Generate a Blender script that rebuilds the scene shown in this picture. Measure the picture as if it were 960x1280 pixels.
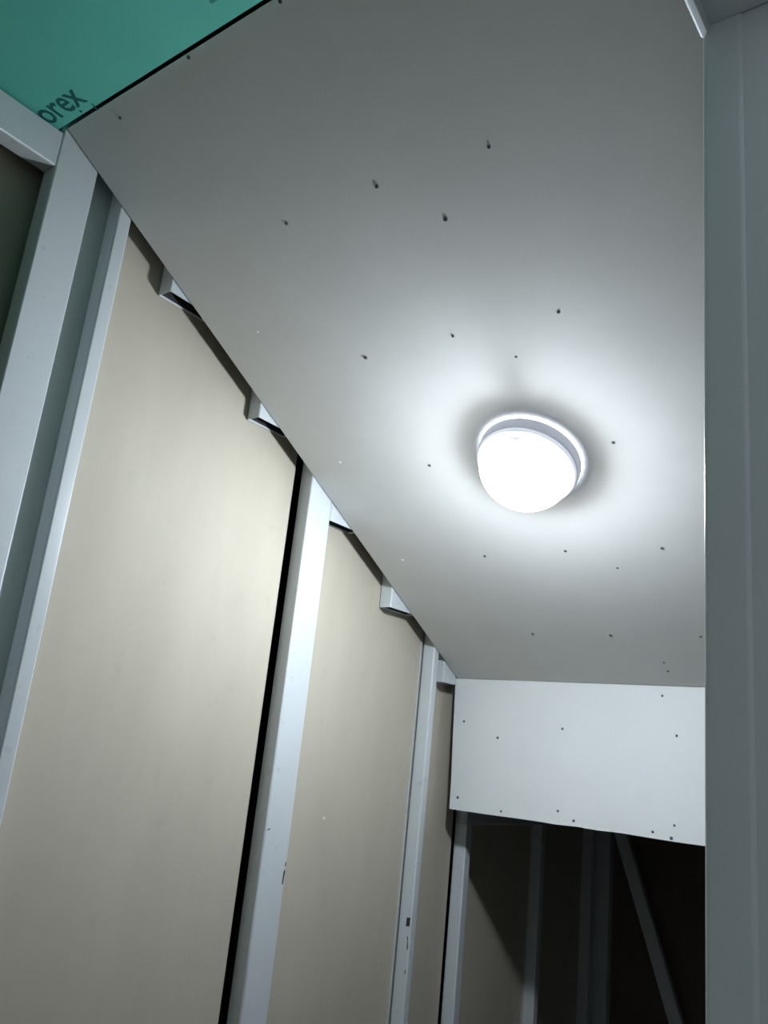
import bpy, bmesh, math, random
from mathutils import Matrix, Vector
random.seed(7)
for o in list(bpy.data.objects):
    bpy.data.objects.remove(o)
SC = bpy.context.scene
COL = SC.collection

# ------------------------------------------------------------------ camera
H = 1.32                                  # eye height; all z below are metres above the floor
cam_d = bpy.data.cameras.new('camera')
cam_d.sensor_fit = 'AUTO'; cam_d.sensor_width = 36.0
cam_d.lens = 1054.53 / 1280 * 36.0
cam_d.clip_start = 0.02
cam = bpy.data.objects.new('camera', cam_d); COL.objects.link(cam)
_r = ((0.79679443, 0.59548772, 0.10253296),      # world axes seen from the camera (right, down, forward)
      (-0.08732062, 0.28138048, -0.95561505),
      (-0.59790781, 0.75247551, 0.27620076))
cam.matrix_world = Matrix.Translation((0, 0, H)) @ Matrix((
    (_r[0][0], -_r[1][0], -_r[2][0]),
    (_r[0][1], -_r[1][1], -_r[2][1]),
    (_r[0][2], -_r[1][2], -_r[2][2]))).to_4x4()
SC.camera = cam

# ------------------------------------------------------------------ world, exposure
w = bpy.data.worlds.new('world'); SC.world = w; w.use_nodes = True
w.node_tree.nodes['Background'].inputs[0].default_value = (0.80, 0.90, 0.95, 1)
w.node_tree.nodes['Background'].inputs[1].default_value = 0.42
SC.view_settings.view_transform = 'Standard'
SC.view_settings.look = 'None'
SC.view_settings.exposure = 0.13
SC.view_settings.gamma = 1.0
SC.view_settings.use_curve_mapping = False
GLASS_GLOW = 60.0
LAMP_POWER = 890.0                         # emission of the bulb under the glass

# ------------------------------------------------------------------ materials
def mat(name, col, rough=0.6, noise=0.0, scale=8.0, stretch=(1, 1, 1), bump=0.0, bscale=60.0, col2=None, spec=0.5,
        emit=0.0, metallic=0.0, speck=0.0, speck_scale=90.0):
    m = bpy.data.materials.new(name); m.use_nodes = True
    nt = m.node_tree; b = nt.nodes['Principled BSDF']
    b.inputs['Roughness'].default_value = rough
    b.inputs['Specular IOR Level'].default_value = spec
    b.inputs['Metallic'].default_value = metallic
    b.inputs['Base Color'].default_value = (*col, 1)
    tc = nt.nodes.new('ShaderNodeTexCoord'); mp = nt.nodes.new('ShaderNodeMapping')
    mp.inputs['Scale'].default_value = stretch
    nt.links.new(tc.outputs['Object'], mp.inputs['Vector'])
    last = None
    if noise:
        n = nt.nodes.new('ShaderNodeTexNoise'); n.inputs['Scale'].default_value = scale
        n.inputs['Detail'].default_value = 6; n.inputs['Roughness'].default_value = 0.6
        nt.links.new(mp.outputs[0], n.inputs['Vector'])
        r = nt.nodes.new('ShaderNodeValToRGB')
        r.color_ramp.elements[0].position = 0.3; r.color_ramp.elements[1].position = 0.7
        c2 = col2 or tuple(max(0, c * (1 - noise)) for c in col)
        r.color_ramp.elements[0].color = (*c2, 1); r.color_ramp.elements[1].color = (*col, 1)
        nt.links.new(n.outputs['Fac'], r.inputs['Fac'])
        last = r.outputs['Color']
    if speck:                                # small stains
        n = nt.nodes.new('ShaderNodeTexNoise'); n.inputs['Scale'].default_value = speck_scale
        n.inputs['Detail'].default_value = 2
        nt.links.new(tc.outputs['Object'], n.inputs['Vector'])
        r = nt.nodes.new('ShaderNodeValToRGB')
        r.color_ramp.elements[0].position = 0.66; r.color_ramp.elements[1].position = 0.74
        r.color_ramp.elements[0].color = (1, 1, 1, 1)
        r.color_ramp.elements[1].color = (1 - speck, 1 - speck, 1 - speck, 1)
        nt.links.new(n.outputs['Fac'], r.inputs['Fac'])
        mx = nt.nodes.new('ShaderNodeMixRGB'); mx.blend_type = 'MULTIPLY'; mx.inputs['Fac'].default_value = 1
        if last: nt.links.new(last, mx.inputs['Color1'])
        else: mx.inputs['Color1'].default_value = (*col, 1)
        nt.links.new(r.outputs['Color'], mx.inputs['Color2'])
        last = mx.outputs['Color']
    if last: nt.links.new(last, b.inputs['Base Color'])
    if bump:
        n = nt.nodes.new('ShaderNodeTexNoise'); n.inputs['Scale'].default_value = bscale
        n.inputs['Detail'].default_value = 4
        nt.links.new(mp.outputs[0], n.inputs['Vector'])
        bp = nt.nodes.new('ShaderNodeBump'); bp.inputs['Strength'].default_value = bump
        bp.inputs['Distance'].default_value = 0.002
        nt.links.new(n.outputs['Fac'], bp.inputs['Height']); nt.links.new(bp.outputs[0], b.inputs['Normal'])
    if emit:
        b.inputs['Emission Color'].default_value = (*col, 1); b.inputs['Emission Strength'].default_value = emit
    return m

M = {}
M['paint'] = mat('white_enamel_paint', (0.69, 0.725, 0.74), 0.32, noise=0.05, scale=5, bump=0.06, bscale=25, speck=0.10, speck_scale=40)
M['frame_paint'] = mat('grey_white_frame_paint', (0.80, 0.845, 0.88), 0.38, noise=0.06, scale=6, bump=0.05, bscale=30)
M['strip'] = mat('shaded_groove_paint', (0.50, 0.57, 0.55), 0.5, noise=0.06, scale=6)  # post paint with the groove's shade put into the colour
M['board'] = mat('grey_plasterboard_paper', (0.83, 0.82, 0.80), 0.85, noise=0.05, scale=7, bump=0.12, bscale=140, spec=0.2)
M['white_board'] = mat('white_painted_board', (0.85, 0.86, 0.855), 0.55, noise=0.04, scale=5, bump=0.05, bscale=60, spec=0.3)
M['green'] = mat('green_moisture_board_paper', (0.15, 0.63, 0.51), 0.85, noise=0.10, scale=6, bump=0.12, bscale=140, spec=0.2)
M['panel'] = mat('beige_fibreboard', (0.585, 0.53, 0.43), 0.7, noise=0.11, scale=3.0, stretch=(2, 2, 0.7), bump=0.08, bscale=90, spec=0.25, speck=0.05, speck_scale=22)
M['edge'] = mat('dark_board_edge', (0.10, 0.085, 0.07), 0.9)
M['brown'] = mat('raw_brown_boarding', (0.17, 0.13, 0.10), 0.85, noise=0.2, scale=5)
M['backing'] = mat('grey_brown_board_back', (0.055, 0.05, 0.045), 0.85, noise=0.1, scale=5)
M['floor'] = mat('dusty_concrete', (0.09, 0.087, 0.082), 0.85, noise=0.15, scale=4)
M['shell'] = mat('light_block_shell', (0.10, 0.095, 0.09), 0.95, noise=0.2, scale=6)  # for the unseen shell added to keep light out of the cavity
M['plaster'] = mat('corridor_plaster', (0.60, 0.61, 0.60), 0.9, noise=0.05, scale=4)
M['screw'] = mat('black_phosphate_screw', (0.20, 0.21, 0.22), 0.5, spec=0.5)
M['slot'] = mat('screw_cross_slot', (0.03, 0.03, 0.03), 0.8)
M['filler'] = mat('white_filler', (0.85, 0.86, 0.86), 0.8)
M['ink'] = mat('dark_green_ink', (0.025, 0.14, 0.13), 0.85, spec=0.1)
M['ink_faint'] = mat('faint_green_ink', (0.06, 0.30, 0.26), 0.85, spec=0.1)
M['chip_and_tube_shade'] = mat('bare_steel_and_tube_shade', (0.05, 0.05, 0.052), 0.7)  # bare steel in the chips, also painted shade inside the stubs
M['plastic'] = mat('white_lamp_plastic', (0.64, 0.67, 0.77), 0.5, emit=0.28)
M['lampmark'] = mat('moulded_grey_mark', (0.62, 0.68, 0.74), 0.6, emit=0.9)
def emitter(name, col, strength):
    m = bpy.data.materials.new(name); m.use_nodes = True
    nt = m.node_tree; nt.nodes.clear()
    e = nt.nodes.new('ShaderNodeEmission'); e.inputs[0].default_value = (*col, 1); e.inputs[1].default_value = strength
    out = nt.nodes.new('ShaderNodeOutputMaterial'); nt.links.new(e.outputs[0], out.inputs[0])
    return m
LC = (0.83, 0.93, 1.0)
M['bulb'] = emitter('glowing_bulb', LC, LAMP_POWER)
def cover_material():                      # thin clear glass that scatters part of the bulb's light, dimmer by its rim
    m = bpy.data.materials.new('ribbed_glass_cover'); m.use_nodes = True
    nt = m.node_tree; nt.nodes.clear()
    e = nt.nodes.new('ShaderNodeEmission'); e.inputs[0].default_value = (0.93, 0.97, 1.0, 1)
    tr = nt.nodes.new('ShaderNodeBsdfTransparent'); tr.inputs[0].default_value = (0.95, 0.97, 1, 1)
    mx = nt.nodes.new('ShaderNodeMixShader'); mx.inputs[0].default_value = 0.5
    out = nt.nodes.new('ShaderNodeOutputMaterial')
    tc = nt.nodes.new('ShaderNodeTexCoord'); sp = nt.nodes.new('ShaderNodeSeparateXYZ'); mr = nt.nodes.new('ShaderNodeMapRange')
    mr.interpolation_type = 'SMOOTHSTEP'
    for k, v in (('From Min', 0.044), ('From Max', 0.088), ('To Min', 1.05), ('To Max', GLASS_GLOW)): mr.inputs[k].default_value = v
    nt.links.new(tc.outputs['Object'], sp.inputs[0]); nt.links.new(sp.outputs[2], mr.inputs['Value']); nt.links.new(mr.outputs[0], e.inputs[1])
    mo = nt.nodes.new('ShaderNodeMapRange'); mo.interpolation_type = 'SMOOTHSTEP'     # ribbed glass made more opaque by the rim to dim the nearby ceiling
    for k, v in (('From Min', 0.041), ('From Max', 0.098), ('To Min', 0.90), ('To Max', 0.35)): mo.inputs[k].default_value = v
    nt.links.new(sp.outputs[2], mo.inputs['Value']); nt.links.new(mo.outputs[0], mx.inputs[0])
    nt.links.new(tr.outputs[0], mx.inputs[1]); nt.links.new(e.outputs[0], mx.inputs[2]); nt.links.new(mx.outputs[0], out.inputs[0])
    return m
M['cover'] = cover_material()
M['ring'] = mat('milky_cover_ring', (0.80, 0.86, 0.93), 0.4, emit=0.55)
M['rimglow'] = emitter('added_halo_glow', LC, 7.0)  # added glow that stands in for the halo around the lamp

# ------------------------------------------------------------------ mesh helpers
def link(name, bm, material, parent=None, smooth=False):
    me = bpy.data.meshes.new(name)
    bmesh.ops.recalc_face_normals(bm, faces=bm.faces[:])
    bm.to_mesh(me); bm.free()
    for m in (material if isinstance(material, (list, tuple)) else [material]): me.materials.append(m)
    if smooth:
        for p in me.polygons: p.use_smooth = True
    o = bpy.data.objects.new(name, me); COL.objects.link(o)
    if parent: o.parent = parent
    return o
def tag(o, label=None, cat=None, group=None, kind=None):
    if label: o['label'] = label
    if cat: o['category'] = cat
    if group: o['group'] = group
    if kind: o['kind'] = kind
    return o
def empty(name, loc=(0, 0, 0)):
    o = bpy.data.objects.new(name, None); o.location = loc; o.empty_display_size = 0.05; COL.objects.link(o); return o
def box_bm(x0, x1, y0, y1, z0, z1, bevel=0.0, seg=2, bm=None):
    bm = bm or bmesh.new()
    r = bmesh.ops.create_cube(bm, size=1.0)
    bmesh.ops.scale(bm, vec=(x1 - x0, y1 - y0, z1 - z0), verts=r['verts'])
    bmesh.ops.translate(bm, vec=((x0 + x1) / 2, (y0 + y1) / 2, (z0 + z1) / 2), verts=r['verts'])
    if bevel:
        es = {e for v in r['verts'] for e in v.link_edges}
        bmesh.ops.bevel(bm, geom=list(es), offset=bevel, segments=seg, profile=0.5, affect='EDGES')
    return bm
def tube_bm(w, d, L, t=0.002, r=0.005, seg=3, closed=True):
    """square steel tube along +z, w in y, d in -x (front face at x=0), rounded corners; open at the ends unless closed"""
    bm = bmesh.new()
    def ring(inset, rad, z):
        pts = []
        cs = [(-inset - rad, inset + rad, 0), (-inset - rad, w - inset - rad, 1), (-d + inset + rad, w - inset - rad, 2), (-d + inset + rad, inset + rad, 3)]
        a0 = [-90, 0, 90, 180]
        for (cx, cy, k) in cs:
            for i in range(seg + 1):
                a = math.radians(a0[k] + 90 * i / seg)
                pts.append(bm.verts.new((cx + rad * math.cos(a), cy + rad * math.sin(a), z)))
        return pts
    o0, o1 = ring(0, r, 0), ring(0, r, L)
    n = len(o0)
    for i in range(n):
        bm.faces.new((o0[i], o0[(i + 1) % n], o1[(i + 1) % n], o1[i]))
    if closed:
        bm.faces.new(o0[::-1]); bm.faces.new(o1)
    else:
        ri = max(r - t, 0.001)
        i0, im, i1 = ring(t, ri, 0), ring(t, ri, 0.004), ring(t, ri, L)
        for i in range(n):
            j = (i + 1) % n
            bm.faces.new((i0[j], i0[i], im[i], im[j]))
            bm.faces.new((im[j], im[i], i1[i], i1[j])).material_index = 1
            bm.faces.new((o0[j], o0[i], i0[i], i0[j]))
            bm.faces.new((o1[i], o1[j], i1[j], i1[i]))
    return bm
def autosmooth(o):
    for p in o.data.polygons: p.use_smooth = False
    md = o.modifiers.new('wn', 'WEIGHTED_NORMAL'); md.keep_sharp = True
    for p in o.data.polygons: p.use_smooth = True
    return o
def lathe_bm(profile, seg=64, bm=None):
    bm = bm or bmesh.new(); rings = []
    for (r, z) in profile:
        if r < 1e-6: rings.append([bm.verts.new((0, 0, z))])
        else: rings.append([bm.verts.new((r * math.cos(2 * math.pi * k / seg), r * math.sin(2 * math.pi * k / seg), z)) for k in range(seg)])
    for a, b in zip(rings, rings[1:]):
        for k in range(seg):
            j = (k + 1) % seg
            if len(a) == 1: bm.faces.new((a[0], b[j], b[k]))
            elif len(b) == 1: bm.faces.new((a[k], a[j], b[0]))
            else: bm.faces.new((a[k], a[j], b[j], b[k]))
    return bm
def prism_bm(pts, axis, a0, a1):
    """outline pts (two coordinates) extruded along axis from a0 to a1"""
    bm = bmesh.new()
    def mk(p, a):
        if axis == 'x': return (a, p[0], p[1])
        if axis == 'y': return (p[0], a, p[1])
        return (p[0], p[1], a)
    v0 = [bm.verts.new(mk(p, a0)) for p in pts]; v1 = [bm.verts.new(mk(p, a1)) for p in pts]
    n = len(pts)
    for i in range(n): bm.faces.new((v0[i], v0[(i + 1) % n], v1[(i + 1) % n], v1[i]))
    bm.faces.new(v0[::-1]); bm.faces.new(v1)
    return bm

# ------------------------------------------------------------------ layout
XW = -1.33              # front plane of the steel studs
XP = -1.37              # face of the boarding behind them
Y0, Z0 = 0.621, 1.040 + H       # upper edge of the sloped ceiling
Y1, Z1 = 2.090, 0.2364 + H      # lower edge, at the bulkhead
TAN = (Z0 - Z1) / (Y1 - Y0)
def zc(y): return Z0 - (y - Y0) * TAN
XR = -0.228             # inner face of the wall on the right
SL = Vector((0, Y1 - Y0, Z1 - Z0)).normalized()
NRM = Vector((0, -SL.z, SL.y))          # up out of the sloped ceiling
NRM = NRM if NRM.z > 0 else -NRM
ZG = 1.035 + H          # green board
ZT = 1.50 + H           # unseen light-blocking slab over everything

# ---- the setting
tag(link('floor', box_bm(-2.0, 2.2, -1.6, 3.6, -0.10, 0.0), M['floor']), 'dusty grey concrete floor below the stair space', 'floor', kind='structure')
tag(link('light_block_top', box_bm(-2.0, XR + 0.12, -1.6, 3.6, ZT, ZT + 0.1), M['shell']), 'unseen slab added above the boards to block light', 'ceiling', kind='structure')  # unseen, added to keep outside light from the gap above
tag(link('light_block_side', box_bm(-2.0, -1.9, -1.6, 3.6, 0, ZT), M['shell']), 'unseen dark screen added behind the beige panels to block light', 'wall', kind='structure')  # unseen, added so the slits between panels stay dark
tag(link('light_block_end', box_bm(-1.9, XR + 0.118, 3.45, 3.6, 0, ZT), M['shell']), 'unseen dark screen added behind the recess to block light', 'wall', kind='structure')  # unseen, added to stop world light leaking into the cavity
tag(link('wall_near', box_bm(-1.9, XR, -1.6, -1.45, 0, ZT), M['plaster']), 'plastered wall closing the stair space on the near side', 'wall', kind='structure')
tag(link('wall_corridor', box_bm(1.5, 1.6, -1.6, 3.6, 0, 2.6), M['plaster']), 'plain plastered corridor wall facing the doorway', 'wall', kind='structure')

# sloped ceiling: one board, seen from below
cb = bmesh.new()
T = 0.0125
vs = []
for x in (XW + 0.003, XR):
    for (y, z) in ((Y0, Z0), (Y1, Z1)):
        vs.append((x, y, z)); 
pts = [Vector(v) for v in vs]
low = [cb.verts.new(p) for p in (pts[0], pts[1], pts[3], pts[2])]
up = [cb.verts.new(Vector(p) + NRM * T) for p in (pts[0], pts[1], pts[3], pts[2])]
cb.faces.new(low); cb.faces.new(up[::-1])
for i in range(4): cb.faces.new((low[i], low[(i + 1) % 4], up[(i + 1) % 4], up[i]))
ceiling = tag(link('ceiling', cb, M['board']), 'sloped grey plasterboard ceiling dotted with screws around the round lamp', 'ceiling', kind='structure')

# green moisture resistant board, level, above the upper edge of the slope
green = tag(link('ceiling', box_bm(XW - 0.02, XR, -1.45, 0.6105, ZG, ZG + T), M['green']),
            'level green moisture-resistant plasterboard above the top edge of the slope', 'ceiling', kind='structure')
def text_mesh(body, size, material, name, parent):
    cu = bpy.data.curves.new(name, 'FONT'); cu.body = body; cu.size = size; cu.resolution_u = 4; cu.extrude = 0.0001
    cu.offset = 0.0006
    o = bpy.data.objects.new(name, cu); COL.objects.link(o)
    dg = bpy.context.evaluated_depsgraph_get()
    me = bpy.data.meshes.new_from_object(o.evaluated_get(dg))
    bpy.data.objects.remove(o); bpy.data.curves.remove(cu)
    me.materials.clear(); me.materials.append(material); me.name = name
    r = bpy.data.objects.new(name, me); COL.objects.link(r); r.parent = parent
    return r
lt = text_mesh('orex', 0.062, M['ink'], 'lettering', green)
xs = [v.co.x for v in lt.data.vertices]; ys = [v.co.y for v in lt.data.vertices]
sx = 0.116 / (max(xs) - min(xs)); sy = 0.033 / (max(ys) - min(ys))
lt.scale = (sx, sy, 1); lt.rotation_euler = (math.pi, 0, 0)
lt.location = (-1.3395 - min(xs) * sx, 0.5965 + min(ys) * sy, ZG - 0.0003)
lt['label'] = 'dark printed letters reading orex'
for (x, y, lx, ly, rz) in ((-0.862, 0.572, 0.040, 0.006, 0.0), (-1.226, 0.611, 0.003, 0.016, 0.3), (-1.2585, 0.6045, 0.005, 0.005, 0)):
    s = link('ink_mark', box_bm(-lx / 2, lx / 2, -ly / 2, ly / 2, 0, 0.0002, bevel=0.00008, seg=1), M['ink_faint' if lx > .02 else 'ink'], green)
    s.location = (x, y, ZG - 0.0003); s.rotation_euler = (0, 0, rz)

# bulkhead board across the far end of the slope (slightly uneven hand cut lower edge)
bpts = [(-1.3355, Z1 + 0.012), (-1.3285, 0.06 + H), (-1.3235, -0.05 + H), (-1.3225, -0.1215 + H)]
x = -1.3225
while x < XR - 0.06:
    x += 0.045 + random.random() * 0.03
    bpts.append((min(x, XR), -0.1208 + H + random.uniform(-0.0012, 0.0012)))
bpts += [(XR, -0.1205 + H), (XR, Z1 + 0.012)]
bulk = tag(link('bulkhead_board', prism_bm(bpts, 'y', 2.0935, 2.106), M['white_board']),
           'white upright board closing the low end of the sloped ceiling', 'board')

# ---- screws
def screw_mesh():
    bm = lathe_bm([(0.0, 0.0012), (0.0022, 0.0011), (0.0034, 0.0006), (0.0039, -0.0008)], 12)
    for f in bm.faces: f.material_index = 0
    for rz in (0, math.pi / 2):
        b2 = box_bm(-0.0024, 0.0024, -0.0006, 0.0006, 0.0009, 0.0014)
        bmesh.ops.rotate(b2, matrix=Matrix.Rotation(rz, 3, 'Z'), verts=b2.verts[:])
        tmp = bpy.data.meshes.new('t'); b2.to_mesh(tmp); b2.free()
        k = len(bm.faces); bm.from_mesh(tmp); bpy.data.meshes.remove(tmp)
        bm.faces.ensure_lookup_table()
        for f in bm.faces[k:]: f.material_index = 1
    me = bpy.data.meshes.new('screw'); bmesh.ops.recalc_face_normals(bm, faces=bm.faces[:]); bm.to_mesh(me); bm.free()
    me.materials.append(M['screw']); me.materials.append(M['slot'])
    return me
SCREW = screw_mesh()
dab = lathe_bm([(0, 0.0016), (0.002, 0.0013), (0.0033, 0.0005), (0.004, -0.0006)], 9)
DAB = bpy.data.meshes.new('filler_dab'); bmesh.ops.recalc_face_normals(dab, faces=dab.faces[:]); dab.to_mesh(DAB); dab.free(); DAB.materials.append(M['filler'])
def put(mesh, name, parent, p, nrm, s=1.0):
    o = bpy.data.objects.new(name, mesh); COL.objects.link(o); o.parent = parent
    q = Vector(nrm).to_track_quat('Z', 'Y'); o.rotation_mode = 'QUATERNION'
    from mathutils import Quaternion
    o.rotation_quaternion = q @ Quaternion((0, 0, 1), random.uniform(0, 1.5))
    o.location = p; o.scale = (s, s, 1)
    return o
CEIL_SCREWS = [(-1.198, 0.646, 2.346), (-0.994, 0.626, 2.357), (-0.792, 0.627, 2.357), (-0.585, 0.894, 2.211), (-0.793, 0.887, 2.214), (-0.998, 0.888, 2.214), (-0.705, 0.966, 2.171), (-0.589, 1.155, 2.068), (-0.798, 1.151, 2.070), (-0.699, 1.214, 2.036), (-1.002, 1.150, 2.070), (-0.593, 1.413, 1.927), (-1.005, 1.405, 1.931), (-1.004, 1.659, 1.792), (-0.800, 1.660, 1.792), (-0.589, 1.668, 1.787), (-0.702, 1.715, 1.762), (-1.001, 1.913, 1.653), (-0.798, 1.918, 1.650), (-0.589, 1.923, 1.648), (-0.701, 2.009, 1.601), (-0.702, 2.039, 1.584)]
CEIL_DABS = [(-1.213, 1.047, 2.127), (-1.228, 1.365, 1.953), (-1.240, 1.655, 1.794)]
BULK_SCREWS = [(-0.734, 2.094, 1.531), (-1.296, 2.094, 1.436), (-1.185, 2.094, 1.399), (-0.995, 2.094, 1.435), (-0.698, 2.094, 1.438), (-1.298, 2.094, 1.231), (-1.161, 2.094, 1.211), (-0.998, 2.094, 1.231), (-0.954, 2.094, 1.213), (-0.702, 2.094, 1.234), (-0.753, 2.094, 1.213), (-0.709, 2.094, 1.205)]
for p in CEIL_SCREWS: put(SCREW, 'screw', ceiling, p, -NRM, random.uniform(0.8, 1.15))
for p in CEIL_DABS: put(DAB, 'filler_dab', ceiling, p, -NRM, random.uniform(0.8, 1.1))
for p in BULK_SCREWS: put(SCREW, 'screw', bulk, p, (0, -1, 0), random.uniform(0.9, 1.2))

# ---- left wall: boarding behind the studs, each panel a piece
wl = tag(empty('wall_left', (XP, 0.8, 0)), 'left wall of tall beige boards set behind white steel studs', 'wall', kind='structure')
def panel(y0, y1, z0=0.02, z1=None, xoff=0.0, name='panel', m='panel'):
    z1 = z1 or ZT - 0.02
    o = link(name, box_bm(XP - 0.012 - xoff, XP - xoff, y0, y1, z0, z1, bevel=0.001, seg=1), M[m])
    o.parent = wl; o.matrix_parent_inverse = Matrix.Translation(wl.location).inverted()
    return o
panel(-1.44, 0.642, xoff=0.026)
p1 = panel(0.765, 1.368)
p2 = panel(1.408, 1.9535)
panel(1.974, 2.194)
panel(2.226, 2.672)
panel(2.680, 3.19)
st = link('joint_strip', box_bm(XP - 0.004, XP + 0.002, 1.9552, 1.9578, 0.02, zc(1.955) + 0.05), M['paint']); st.parent = wl; st.matrix_parent_inverse = Matrix.Translation(wl.location).inverted()
put(DAB, 'filler_dab', wl, Vector((XP, 1.6216, H - 0.156)) - Vector(wl.location), (1, 0, 0), 1.0).matrix_parent_inverse = Matrix()
# far wall of the dark recess
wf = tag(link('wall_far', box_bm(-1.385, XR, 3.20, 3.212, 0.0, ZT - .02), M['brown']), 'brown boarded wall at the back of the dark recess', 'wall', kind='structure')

# ---- steel studs
def stud(name, label, y, w, z0, z1, d=0.04, group=None, xf=XW, r=0.004, m='paint', cat='stud'):
    o = autosmooth(link(name, tube_bm(w, d, z1 - z0, r=r), M[m]))
    o.location = (xf, y, z0)
    return tag(o, label, cat, group)
G = 'white steel tubes of the stair frame'
sA = stud('steel_post', 'wide white steel post at the left edge, below the green board', 0.6175, 0.082, 0, zc(0.66) + 0.12, group=G)
sB = stud('steel_post', 'narrow white steel post beside the widest post, next to the large beige panel', 0.758, 0.0295, 0, zc(0.77) + 0.1, group=G)
web = tag(link('steel_strip', box_bm(XP - 0.004, XP, 0.690, 0.762, 0, ZT - 0.05), M['strip']), 'recessed grey steel strip between the two leftmost posts', 'strip')
s2 = stud('steel_post', 'bright white steel post between the two large beige panels', 1.3885, 0.0795, 0, zc(1.43) + 0.12, group=G)
s3 = stud('steel_post', 'chipped white steel post with a small dark square hole near the corner', 1.966, 0.0255, 0, zc(1.97) + 0.1, group=G)
ZB = -0.164 + H
s4 = stud('steel_post', 'white steel post under the white board, top in shadow', 2.2065, 0.031, 0, ZB, group=G)
s5 = stud('steel_post', 'dim grey steel post right of the diagonal shadow in the recess', 2.680, 0.031, 0, ZB, group=G)
s6 = stud('steel_post', 'narrow steel post barely visible left of the dark corner post', 3.085, 0.034, 0, ZB, group=G)
s7 = tag(autosmooth(link('steel_post', tube_bm(0.04, 0.058, ZB, r=0.004), M['paint'])), 'wider steel post in the dark corner of the recess', 'stud', G)
s7.location = (-1.292, 3.158, 0)
# level tubes
def level_tube(name, label, y0, y1, z, h, xf=XW, d=0.04, r=0.004, m='paint'):
    bm = tube_bm(h, d, y1 - y0, r=r)           # local y -> up, local z -> world +y
    bmesh.ops.transform(bm, matrix=Matrix(((1, 0, 0, 0), (0, 0, 1, 0), (0, 1, 0, 0), (0, 0, 0, 1))), verts=bm.verts[:])
    o = autosmooth(link(name, bm, M[m])); o.location = (xf, y0, z)
    return tag(o, label, 'rail')
level_tube('steel_rail', 'white steel rail under the green board, meeting the widest post', -1.44, 0.6165, 0.9585 + H, 0.072)
level_tube('steel_rail', 'shaded steel rail on top of the posts behind the white board', 2.2065, 3.12, ZB, 0.075)
# diagonal brace on the far wall
bm = tube_bm(0.046, 0.03, 1.05, r=0.004)
bmesh.ops.transform(bm, matrix=Matrix(((0, 1, 0, -0.023), (1, 0, 0, 0), (0, 0, 1, -0.20), (0, 0, 0, 1))), verts=bm.verts[:])
br = tag(autosmooth(link('diagonal_brace', bm, M['paint'])), 'diagonal steel brace leaning across the dark back wall', 'brace')
pa, pb = Vector((-1.242, 3.165, -0.195 + H)), Vector((-1.040, 3.165, -0.755 + H))
br.location = pa; br.rotation_euler = (0, math.atan2((pb - pa).x, (pb - pa).z), 0)

# bare patches and chips in the paint
def flake(parent, pts, on, at):
    if on == 'x':  bm = prism_bm(pts, 'x', at, at + 0.0004)
    else:          bm = prism_bm(pts, 'y', at - 0.0004, at)
    o = link('paint_chip', bm, M['chip_and_tube_shade']); o.parent = parent
    o.matrix_parent_inverse = Matrix.Translation(parent.location).inverted(); return o
flake(s2, [(1.3915, H - .176), (1.397, H - .1735), (1.404, H - .1735), (1.397, H - .1765)], 'x', XW)
flake(s2, [(1.460, H - .262), (1.4635, H - .255), (1.4650, H - .262), (1.4625, H - .287), (1.4595, H - .287)], 'x', XW)
flake(s2, [(1.4625, H - .243), (1.4650, H - .241), (1.4645, H - .251), (1.4620, H - .251)], 'x', XW)
hole = link('bolt_hole', prism_bm([(-1.3455, H - .413), (-1.3345, H - .411), (-1.3335, H - .391), (-1.3445, H - .392)], 'y', 1.9656, 1.966), M['slot'])
hole.parent = s3; hole.matrix_parent_inverse = Matrix.Translation(s3.location).inverted()
for q in ([(-1.340, -.436), (-1.336, -.437), (-1.3345, -.452), (-1.337, -.462), (-1.3355, -.462), (-1.334, -.452)],
          [(-1.337, -.455), (-1.334, -.456), (-1.3335, -.466), (-1.336, -.465)],
          [(-1.3365, -.512), (-1.334, -.513), (-1.3345, -.523), (-1.337, -.522)]):
    flake(s3, [(a, b + H) for a, b in q], 'y', 1.966)

# ---- open-ended tube stubs under the stair treads
def stub(label, y, zb, w=0.12):
    o = autosmooth(link('tube_stub', tube_bm(w, 0.0385, 0.20, t=0.0022, r=0.0035, closed=False), [M['paint'], M['chip_and_tube_shade']]))  # inner walls coloured dark to stand in for shade
    o.location = (XW, y, zb + H)
    return tag(o, label, 'bracket', 'open tube stubs below the treads')
stub('uppermost open steel tube stub over the large beige panel', 0.903, 0.8575)
stub('second open steel tube stub down, over the large beige panel', 1.1905, 0.6945)
stub('open steel tube stub flush against the bright white post', 1.4685, 0.533, 0.118)
stub('open steel tube stub over the second beige panel', 1.744, 0.3745)
stub('lowest steel tube stub beside the white board corner', 2.022, 0.2158, 0.066)

# ---- wall and doorway on the right, the camera stands in it
JY, JZ = 0.75, 0.782 + H
wr = bmesh.new()
box_bm(XR, XR + 0.118, JY + 0.0405, 3.45, 0, ZT, bm=wr)
box_bm(XR, XR + 0.118, -1.45, -0.20, 0, ZT, bm=wr)
box_bm(XR, XR + 0.118, -0.20, JY + 0.0405, JZ + 0.0455, ZT, bm=wr)
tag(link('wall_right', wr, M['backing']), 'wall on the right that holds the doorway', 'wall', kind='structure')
door = tag(empty('door_1', (XR, JY, 0)), 'grey-painted steel door frame close by on the right', 'door frame', kind='structure')
def dpart(name, bm, m='frame_paint', smooth=True):
    o = link(name, bm, M[m]); o.parent = door; o.matrix_parent_inverse = Matrix.Translation(door.location).inverted()
    return autosmooth(o) if smooth else o
dpart('jamb', box_bm(XR, XR + 0.0425, JY, JY + 0.04, 0, JZ + 0.02, bevel=0.0065, seg=4))
dpart('jamb', box_bm(XR + 0.0380, XR + 0.118, JY + 0.0022, JY + 0.04, 0, JZ + 0.02, bevel=0.004, seg=3))
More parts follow.
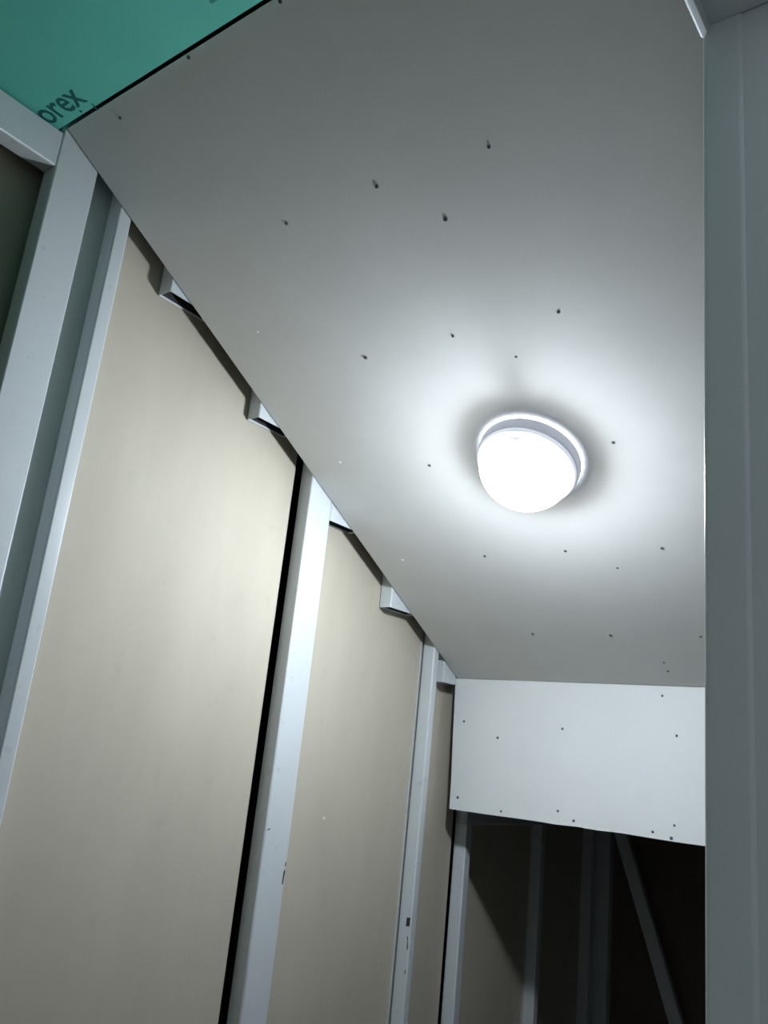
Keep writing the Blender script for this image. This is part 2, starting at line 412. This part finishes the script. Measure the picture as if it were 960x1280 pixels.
dpart('door_head', box_bm(XR + 0.006, XR + 0.118, -0.20, JY + 0.0005, JZ + 0.010, JZ + 0.045, bevel=0.001, seg=1))
dpart('head_lip', box_bm(XR - 0.002, XR + 0.0095, -0.20, JY + 0.004, JZ, JZ + 0.045, bevel=0.0035, seg=4))

# ---- round ceiling lamp on the slope
LO = Vector((XW + 0.5615, 0, 0)); s_along = 0.9082
P = Vector((LO.x, Y0, Z0)) + SL * s_along
lamp = tag(empty('ceiling_lamp', P), 'round white lamp glowing on the sloped ceiling', 'lamp')
lamp.rotation_mode = 'QUATERNION'
zax = -NRM; xax = Vector((1, 0, 0)); yax = zax.cross(xax)
lamp.rotation_quaternion = Matrix((xax, yax, zax)).transposed().to_quaternion()
RB = 0.1047
def lpart(name, bm, m, parent=lamp, smooth=True):
    o = link(name, bm, M[m]); o.parent = parent
    if smooth: autosmooth(o)
    return o
# glowing frill added around the base to imitate the halo on the ceiling
rb = bmesh.new(); N = 180; r0 = []; r1 = []
for k in range(N):
    a = 2 * math.pi * k / N; rr = RB + 0.0008 + 0.0014 * math.cos(a * 30) + 0.0008 * math.sin(a * 3 + 1)
    c, s = math.cos(a), math.sin(a)
    r0.append(rb.verts.new((rr * c, rr * s, 0.0004))); r1.append(rb.verts.new(((rr - 0.001) * c, (rr - 0.001) * s, 0.0035)))
for k in range(N): rb.faces.new((r0[k], r0[(k + 1) % N], r1[(k + 1) % N], r1[k]))
rb.faces.new(r1)
lpart('halo_frill', rb, 'rimglow', smooth=False)
base = lpart('base', lathe_bm([(0, 0.005), (RB - 0.002, 0.005), (RB, 0.007), (RB - 0.001, 0.026), (RB - 0.0025, 0.029), (RB - 0.006, 0.030), (0, 0.030)], 72), 'plastic')
DA, DB, DH = 0.0925, 0.078, 0.036          # dome: radius, depth, start
lpart('cover_ring', lathe_bm([(RB - 0.006, 0.0295), (RB - 0.0045, 0.031), (RB - 0.0045, 0.036), (RB - 0.007, 0.0385), (DA - 0.002, 0.039)], 72), 'ring')
prof = [(DA, DH - 0.004)]
for i in range(0, 15):
    t = i / 14
    prof.append((DA * math.cos(t * math.pi / 2) if i < 14 else 0.0, DH + DB * math.sin(t * math.pi / 2)))
cover = lpart('cover', lathe_bm(prof, 72), 'cover')
lpart('bulb', lathe_bm([(0.012, 0.030), (0.014, 0.055), (0.022, 0.067), (0.027, 0.080), (0.027, 0.090), (0.021, 0.100), (0.012, 0.106), (0, 0.108)], 24), 'bulb')
# moulded mark on the glass, following the dome
def on_dome(u, v, lift):
    """point above the glass at plan position u, v in metres from the lamp axis"""
    k = math.sqrt(max(0.0, 1 - (u * u + v * v) / (DA * DA)))
    nv = Vector((u / DA ** 2, v / DA ** 2, k / DB)).normalized()
    return Vector((u, v, DH + DB * k)) + nv * lift
def stroke(pts, wd=0.0012):
    bm = bmesh.new()
    for (p, q) in zip(pts, pts[1:]):
        d = Vector((q[0] - p[0], q[1] - p[1])); s = Vector((-d.y, d.x)).normalized() * wd / 2
        n = 3
        for i in range(n):
            a = Vector(p) + d * (i / n); b = Vector(p) + d * ((i + 1) / n)
            ring = [on_dome(c.x, c.y, l) for l in (0.0004, -0.0004) for c in (a - s, a + s, b + s, b - s)]
            vs = [bm.verts.new(c) for c in ring]
            bm.faces.new(vs[:4]); bm.faces.new(vs[7:3:-1])
            for k in range(4): bm.faces.new((vs[k], vs[4 + k], vs[4 + (k + 1) % 4], vs[(k + 1) % 4]))
    o = link('moulded_mark', bm, M['lampmark']); o.parent = cover
    return o
for s in (
    [(0.0085, 0.0911), (0.0292, 0.0868), (0.0246, 0.0789)],
    [(0.0077, 0.0898), (0.0272, 0.0862), (0.0228, 0.0808)],
    [(0.0084, 0.0874), (0.0230, 0.0854), (0.0203, 0.0824)],
    [(0.0024, 0.0893), (0.0018, 0.0851)],
    [(0.0327, 0.0855), (0.0303, 0.0798)],
    [(0.0359, 0.0843), (0.0345, 0.0798)],
    [(0.0404, 0.0818), (0.0379, 0.0796)],
    [(0.0194, 0.0744), (0.0282, 0.0709)],
    [(0.0404, 0.0444), (0.0323, 0.0356)],
): stroke(s)
